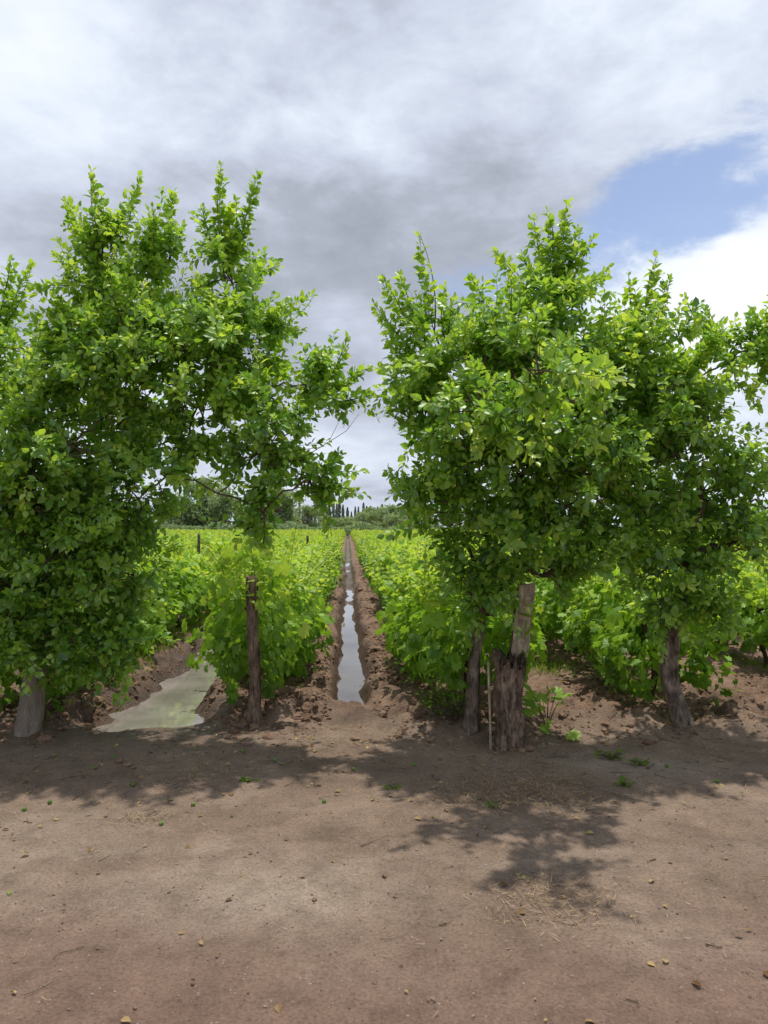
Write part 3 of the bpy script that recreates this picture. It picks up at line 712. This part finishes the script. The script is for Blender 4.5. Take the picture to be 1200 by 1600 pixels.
def sprig(lat, d, n, spread, h, ls, label, seed, nm='vine_seedling', tmpl=(VINE_V, VINE_F), mat=M_VINE, vmean=.5):
    r_ = np.random.default_rng(seed); w = W(lat, d, 0); z = float(height(w[0], w[1]))
    tb = Tubes(); bag = LeafBag()
    for k_ in range(n):
        a_ = r_.uniform(0, 6.28); tip = np.array([math.cos(a_)*spread*r_.uniform(.3, 1), math.sin(a_)*spread*r_.uniform(.3, 1)*.6, h*r_.uniform(.3, 1)])
        pts = bez(np.zeros(3), tip, np.array([0, 0, h*.1]), 5); tb.add(pts, np.linspace(.003, .0015, 5), 4)
        T = norm(tip*np.array([1, 1, .2])+r_.normal(0, .02, 3)); bag.add(tip[None], T[None], norm(np.array([[0, -.25, .8]])+r_.normal(0, .3, (1, 3))), np.array([ls*r_.uniform(.6, 1.15)]), np.array([np.clip(r_.normal(vmean, .15), 0, 1)]))
    P, T, N, S, v = bag.cat(); V, F, a = replicate(tmpl[0], tmpl[1], P, T, N, S, v)
    o = bpy.data.objects.new(nm, None); COL.objects.link(o); o.empty_display_size = .1
    o.location = (w[0], w[1], z); o['label'] = label; o['category'] = 'plant'
    add_obj('leaves', make_mesh('leaves', V, F, [mat], {'v': a}), parent=o); add_obj('stems', tb.mesh('stems', [M_TWIG]), parent=o)
sprig(1.26, 5.75, 13, .2, .34, .12, 'young vine shoot with broad leaves beside stump', 3)
sprig(1.33, 5.6, 6, .12, .14, .09, 'young vine shoot with broad leaves beside stump', 4)
for (lat, d, n_, sp, h_, ls_, sd_) in [(1.58, 5.15, 45, .1, .05, .03, 5), (1.72, 5.05, 30, .07, .04, .03, 6), (1.5, 4.65, 26, .05, .04, .026, 7), (-.85, 4.72, 26, .05, .02, .026, 8), (.05, 4.6, 20, .05, .02, .026, 9), (.62, 4.25, 18, .04, .02, .024, 10)]:
    sprig(lat, d, n_, sp, h_, ls_, 'small low green weed on bare dirt', sd_, 'weed', (PLUM_V, PLUM_F), M_GRASS, .3)
sprig(.52, 5.75, 120, .16, .22, .04, 'clump of green weeds at the foot of a trunk', 11, 'weed', (PLUM_V, PLUM_F), M_GRASS, .3)
sprig(.42, 5.95, 120, .14, .2, .04, 'clump of green weeds at the foot of a trunk', 12, 'weed', (PLUM_V, PLUM_F), M_GRASS, .3)

gp = []
for X0 in ROWS:
    if abs(X0) > 12: continue
    c = 1500 if abs(X0) < 5 else 800
    y_ = 6.5+rng.exponential(6.5, c); x_ = X0+rng.normal(0, .15, c)
    m_ = vn(x_*1.3, y_*1.1, 61) > .5
    gp.append(np.stack([x_[m_], y_[m_]], -1))
q = rng.normal(0, 1, (3000, 2))*np.array([.10, 2.2])+np.array([-2.32, 9.4]); gp.append(q[q[:, 1] > 7.2])
q = rng.normal(0, 1, (400, 2))*np.array([.08, .4])+np.array([-.62, 8.2]); gp.append(q)
q = rng.normal(0, 1, (700, 2))*np.array([.14, .35])+np.array([2.25, 8.3]); gp.append(q)
gp = np.concatenate(gp); gp = gp[gp[:, 1] < 32]; n = len(gp)
P = np.stack([gp[:, 0], gp[:, 1], height(gp[:, 0], gp[:, 1])-.005], -1)
T = norm(np.stack([rng.normal(0, .6, n), rng.normal(0, .6, n), np.ones(n)], -1)); N = norm(rng.normal(size=(n, 3)))
V, F, a = replicate(BLADE_V*np.array([1, 1.3, 1]), BLADE_F, P, T, N, rng.uniform(.03, .12, n), rng.uniform(0, 1, n)**1.2)
add_obj('grass', make_mesh('grass', V, F, [M_GRASS], {'v': a}), kind='stuff', label='thin green grass growing under the vines', category='grass')

# ------------------------------------------------------------------ background trees
def bg_tree_mesh(kind_, seed):
    r_ = np.random.default_rng(seed); bag = LeafBag(); tb = Tubes()
    if kind_ == 'poplar':
        H = 10.; n = 800; z = r_.uniform(.08, 1, n); R = .7*np.sin(np.clip(z, 0, 1)**.8*np.pi)**.6*(.5+.9*vn(z*9, np.zeros(n), seed))
        th = r_.uniform(0, 6.28, n); rr = R*np.sqrt(r_.uniform(.15, 1, n))
        P = np.stack([np.cos(th)*rr, np.sin(th)*rr, z*H], -1); ls = .42
        T = norm(np.array([0, 0, 1.])+r_.normal(0, .4, (n, 3))); N = norm(np.stack([np.cos(th), np.sin(th), .4*np.ones(n)], -1)+r_.normal(0, .4, (n, 3)))
        bag.add(P, T, N, ls*r_.uniform(.6, 1.3, n), r_.uniform(0, 1, n)); tb.add([(0, 0, -.2), (0, 0, 3), (.05, 0, 8)], [.22, .15, .05], 7)
    else:
        H = 9.; tb.add([(0, 0, -.2), (.1, 0, 1.6), (0, .1, 3.2)], [.38, .3, .2], 8)
        cl = [(r_.normal(0, 1.7), r_.normal(0, 1.5), r_.uniform(1.4, 7.8), r_.uniform(.9, 1.9)) for _ in range(18)]
        for x_, y_, z_, R in cl:
            tb.add(bez(np.array([0, 0, 2.4]), np.array([x_, y_, z_]), np.array([0, 0, .3]), 5), np.linspace(.15, .04, 5), 5)
            n = int(130*R); d = norm(r_.normal(size=(n, 3))); rr = R*r_.uniform(.4, 1.25, n)[:, None]
            P = np.array([x_, y_, z_])+d*rr*np.array([1, 1, .8]); 
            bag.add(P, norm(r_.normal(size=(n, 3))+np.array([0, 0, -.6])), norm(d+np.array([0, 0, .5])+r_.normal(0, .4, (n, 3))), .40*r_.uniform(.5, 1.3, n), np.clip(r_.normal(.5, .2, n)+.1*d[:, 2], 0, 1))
    P, T, N, S, v = bag.cat(); P[:, 2] = np.maximum(P[:, 2], .3)
    V, F, a = replicate(QUAD_V, QUAD_F, P, T, N, S, v)
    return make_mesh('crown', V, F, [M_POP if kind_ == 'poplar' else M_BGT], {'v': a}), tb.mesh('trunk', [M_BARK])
bt = {'poplar': [bg_tree_mesh('poplar', s) for s in (1, 2, 3)], 'round': [bg_tree_mesh('round', s) for s in (4, 5, 6, 7)]}
def bg_tree(kind_, lat, d, sx, sz):
    w = W(lat, d, 0); c, t = bt[kind_][rng.integers(0, len(bt[kind_]))]
    nm = 'poplar_tree' if kind_ == 'poplar' else 'broadleaf_tree'
    o = bpy.data.objects.new(nm, None); COL.objects.link(o); o.location = (w[0], w[1], 0); o.scale = (sx, sx, sz); o.rotation_euler = (0, 0, rng.uniform(0, 6.28))
    o['label'] = 'slender poplar greyed by painted haze beyond the vineyard' if kind_ == 'poplar' else 'broad rounded green tree beyond the vineyard'; o['category'] = 'tree'; o['group'] = 'trees beyond the vineyard'
    add_obj('crown', c, parent=o); add_obj('trunk', t, parent=o)
for px_, d, sx, h in [(268, 140, 1.1, 8), (295, 138, 1.2, 9.5), (325, 140, 1.25, 12.5), (352, 136, 1.1, 10.5), (385, 145, 1.0, 8.5), (425, 134, 1.3, 11), (445, 136, 1.0, 8.8), (478, 150, .8, 6.8), (400, 130, .8, 7),
                      (585, 170, .9, 7), (610, 172, 1.0, 7.6), (640, 165, 1.0, 8), (665, 168, 1.0, 8), (575, 160, .9, 6), (700, 150, 1.1, 8), (760, 150, 1.2, 9), (840, 150, 1.1, 8), (930, 150, 1.1, 8), (1010, 150, 1.1, 7), (1090, 150, 1.1, 6), (1170, 150, 1.1, 6), (220, 140, 1.1, 8), (150, 140, 1.1, 8), (80, 140, 1.1, 9), (10, 140, 1.1, 8), (510, 165, .8, 5), (622, 160, .9, 5.2), (535, 170, .8, 4.6), (555, 172, .8, 4.8)]:
    bg_tree('round', (px_-600)/1155*d, d, sx, h/9.5)
for px_, h in [(457, 8.5), (463, 7.5), (468, 10), (474, 8), (487, 7.6), (492, 8.3), (499, 9.8), (505, 9), (511, 7.6), (515, 8.2), (521, 9.8), (526, 8.4), (530, 9), (536, 8.6), (543, 7.8), (555, 7.4), (560, 7.6), (568, 8.5), (573, 7.6), (579, 8), (590, 7.4), (597, 8.5), (604, 7.3), (613, 8.5), (622, 7.6), (632, 8.5), (641, 7.4), (650, 7), (483, 6.5), (549, 6)]:
    d = 270+rng.uniform(-15, 25); bg_tree('poplar', (px_-600)/1155*d, d, rng.uniform(.9, 1.3), h/10*1.25)
n = 26000
lat = rng.uniform(-95, 95, n); d = 127+rng.normal(0, 2.0, n)
topz = 1.2+1.1*vn(lat*.25, lat*0, 5)+.5*vn(lat*1.1, lat*0, 6)
z = topz*rng.uniform(0, 1, n)**.7
P = np.stack([lat*CA+d*SA, -lat*SA+d*CA, z+.1], -1)
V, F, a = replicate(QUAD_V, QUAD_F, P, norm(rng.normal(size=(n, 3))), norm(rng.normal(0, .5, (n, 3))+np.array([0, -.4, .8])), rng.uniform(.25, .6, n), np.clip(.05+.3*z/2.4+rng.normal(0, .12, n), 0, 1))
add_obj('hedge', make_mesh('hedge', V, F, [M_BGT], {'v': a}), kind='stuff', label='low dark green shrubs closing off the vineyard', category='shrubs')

# ------------------------------------------------------------------ world
SUN_EL, SUN_AZ = math.radians(79), math.radians(20)   # azimuth from +Y towards +X
w = bpy.data.worlds.new('World'); scene.world = w; w.use_nodes = True
nt = w.node_tree; nt.nodes.clear()
tc = nt.nodes.new('ShaderNodeTexCoord'); sep = nt.nodes.new('ShaderNodeSeparateXYZ'); nt.links.new(tc.outputs['Generated'], sep.inputs[0])
x, y, z = sep.outputs
DEG = 57.2958
el = math_(nt, 'MULTIPLY', math_(nt, 'ARCSINE', z), DEG); az = math_(nt, 'MULTIPLY', math_(nt, 'ARCTAN2', x, y), DEG)
zz = math_(nt, 'ADD', math_(nt, 'MAXIMUM', z, 0), .20)
cv = nt.nodes.new('ShaderNodeCombineXYZ'); nt.links.new(math_(nt, 'DIVIDE', x, zz), cv.inputs[0]); nt.links.new(math_(nt, 'DIVIDE', y, zz), cv.inputs[1]); cv.inputs[2].default_value = 3.7
n1 = noise_(nt, cv.outputs[0], 1.35, 6, .52, .25)
n2 = noise_(nt, tc.outputs['Generated'], 3.6, 2, .5, .2)
mpn = nt.nodes.new('ShaderNodeMapping'); mpn.inputs['Scale'].default_value = (1, 1, 2.0); nt.links.new(tc.outputs['Generated'], mpn.inputs['Vector'])
n3 = noise_(nt, mpn.outputs[0], 8.0, 7, .6, .2)
def gauss(a0, e0, sa, se, rot=0, wob=0):
    da = math_(nt, 'SUBTRACT', az, a0); de = math_(nt, 'SUBTRACT', el, e0)
    if wob:
        da = math_(nt, 'ADD', da, math_(nt, 'MULTIPLY', math_(nt, 'SUBTRACT', n1, .5), wob*2)); de = math_(nt, 'ADD', de, math_(nt, 'MULTIPLY', math_(nt, 'SUBTRACT', n3, .5), wob*1.6))
    c, s = math.cos(math.radians(rot)), math.sin(math.radians(rot))
    u = math_(nt, 'ADD', math_(nt, 'MULTIPLY', da, c), math_(nt, 'MULTIPLY', de, s)); v = math_(nt, 'SUBTRACT', math_(nt, 'MULTIPLY', de, c), math_(nt, 'MULTIPLY', da, s))
    q = math_(nt, 'ADD', math_(nt, 'POWER', math_(nt, 'ABSOLUTE', math_(nt, 'DIVIDE', u, sa)), 2), math_(nt, 'POWER', math_(nt, 'ABSOLUTE', math_(nt, 'DIVIDE', v, se)), 2))
    return math_(nt, 'EXPONENT', math_(nt, 'MULTIPLY', q, -1))
t = math_(nt, 'ADD', math_(nt, 'MULTIPLY', n1, .55), math_(nt, 'MULTIPLY', n2, .28))
t = math_(nt, 'ADD', t, math_(nt, 'MULTIPLY', n3, .42))
for g, a_ in ((gauss(-24, 31, 12, 12), .13), (gauss(-3, 21, 15, 8, 0, 5), -.09), (gauss(25, 34, 14, 8), .09), (gauss(26, 16.0, 14, 4.8, 18, 8), .46), (gauss(0, 4, 60, 4.5), .08), (gauss(27, 6, 12, 3), .12)):
    t = math_(nt, 'ADD', t, math_(nt, 'MULTIPLY', g, a_))
t = math_(nt, 'SUBTRACT', t, .055)
cloud = ramp(nt, t, [(.36, (.285, .315, .37)), (.49, (.38, .415, .49)), (.60, (.53, .58, .69)), (.74, (.72, .78, .88)), (.95, (.88, .91, .95))])
cl10 = nt.nodes.new('ShaderNodeVectorMath'); cl10.operation = 'SCALE'; nt.links.new(cloud, cl10.inputs[0]); cl10.inputs['Scale'].default_value = 10.8
sky = nt.nodes.new('ShaderNodeTexSky'); sky.sky_type = 'NISHITA'; sky.sun_disc = False; sky.sun_elevation = SUN_EL; sky.sun_rotation = SUN_AZ
skyb = mix_(nt, 1.0, sky.outputs[0], (1.45, 1.4, 1.45), 'MULTIPLY')
bm_ = math_(nt, 'ADD', gauss(25, 22.4, 12.5, 2.9, 17, 7), math_(nt, 'MULTIPLY', gauss(7, 18.5, 5, 2, 0, 8), .5))
mr = nt.nodes.new('ShaderNodeMapRange'); mr.interpolation_type = 'SMOOTHSTEP'; nt.links.new(bm_, mr.inputs[0]); mr.inputs[1].default_value = .2; mr.inputs[2].default_value = .9; mr.inputs[4].default_value = .86
fin = mix_(nt, mr.outputs[0], cl10.outputs[0], skyb)
bg = nt.nodes.new('ShaderNodeBackground'); bg.inputs['Strength'].default_value = .108; nt.links.new(fin, bg.inputs['Color'])
ow = nt.nodes.new('ShaderNodeOutputWorld'); nt.links.new(bg.outputs[0], ow.inputs['Surface'])

sl = bpy.data.lights.new('sun', 'SUN'); sl.energy = 3.9; sl.angle = math.radians(1.0); sl.color = (1, .95, .86)
so = bpy.data.objects.new('sun', sl); COL.objects.link(so)
sd = Vector((math.sin(SUN_AZ)*math.cos(SUN_EL), math.cos(SUN_AZ)*math.cos(SUN_EL), math.sin(SUN_EL)))
so.rotation_euler = sd.to_track_quat('Z', 'Y').to_euler(); so.location = (3, 8, 20)

cam = bpy.data.cameras.new('camera'); co_ = bpy.data.objects.new('camera', cam); COL.objects.link(co_)
cam.lens = 26; cam.sensor_width = 36; cam.clip_end = 5000; cam.clip_start = .05
co_.location = (0, 0, 1.6); co_.rotation_euler = (math.radians(91.24), 0, -A)
scene.camera = co_
scene.view_settings.view_transform = 'Standard'; scene.view_settings.look = 'None'; scene.view_settings.exposure = 0
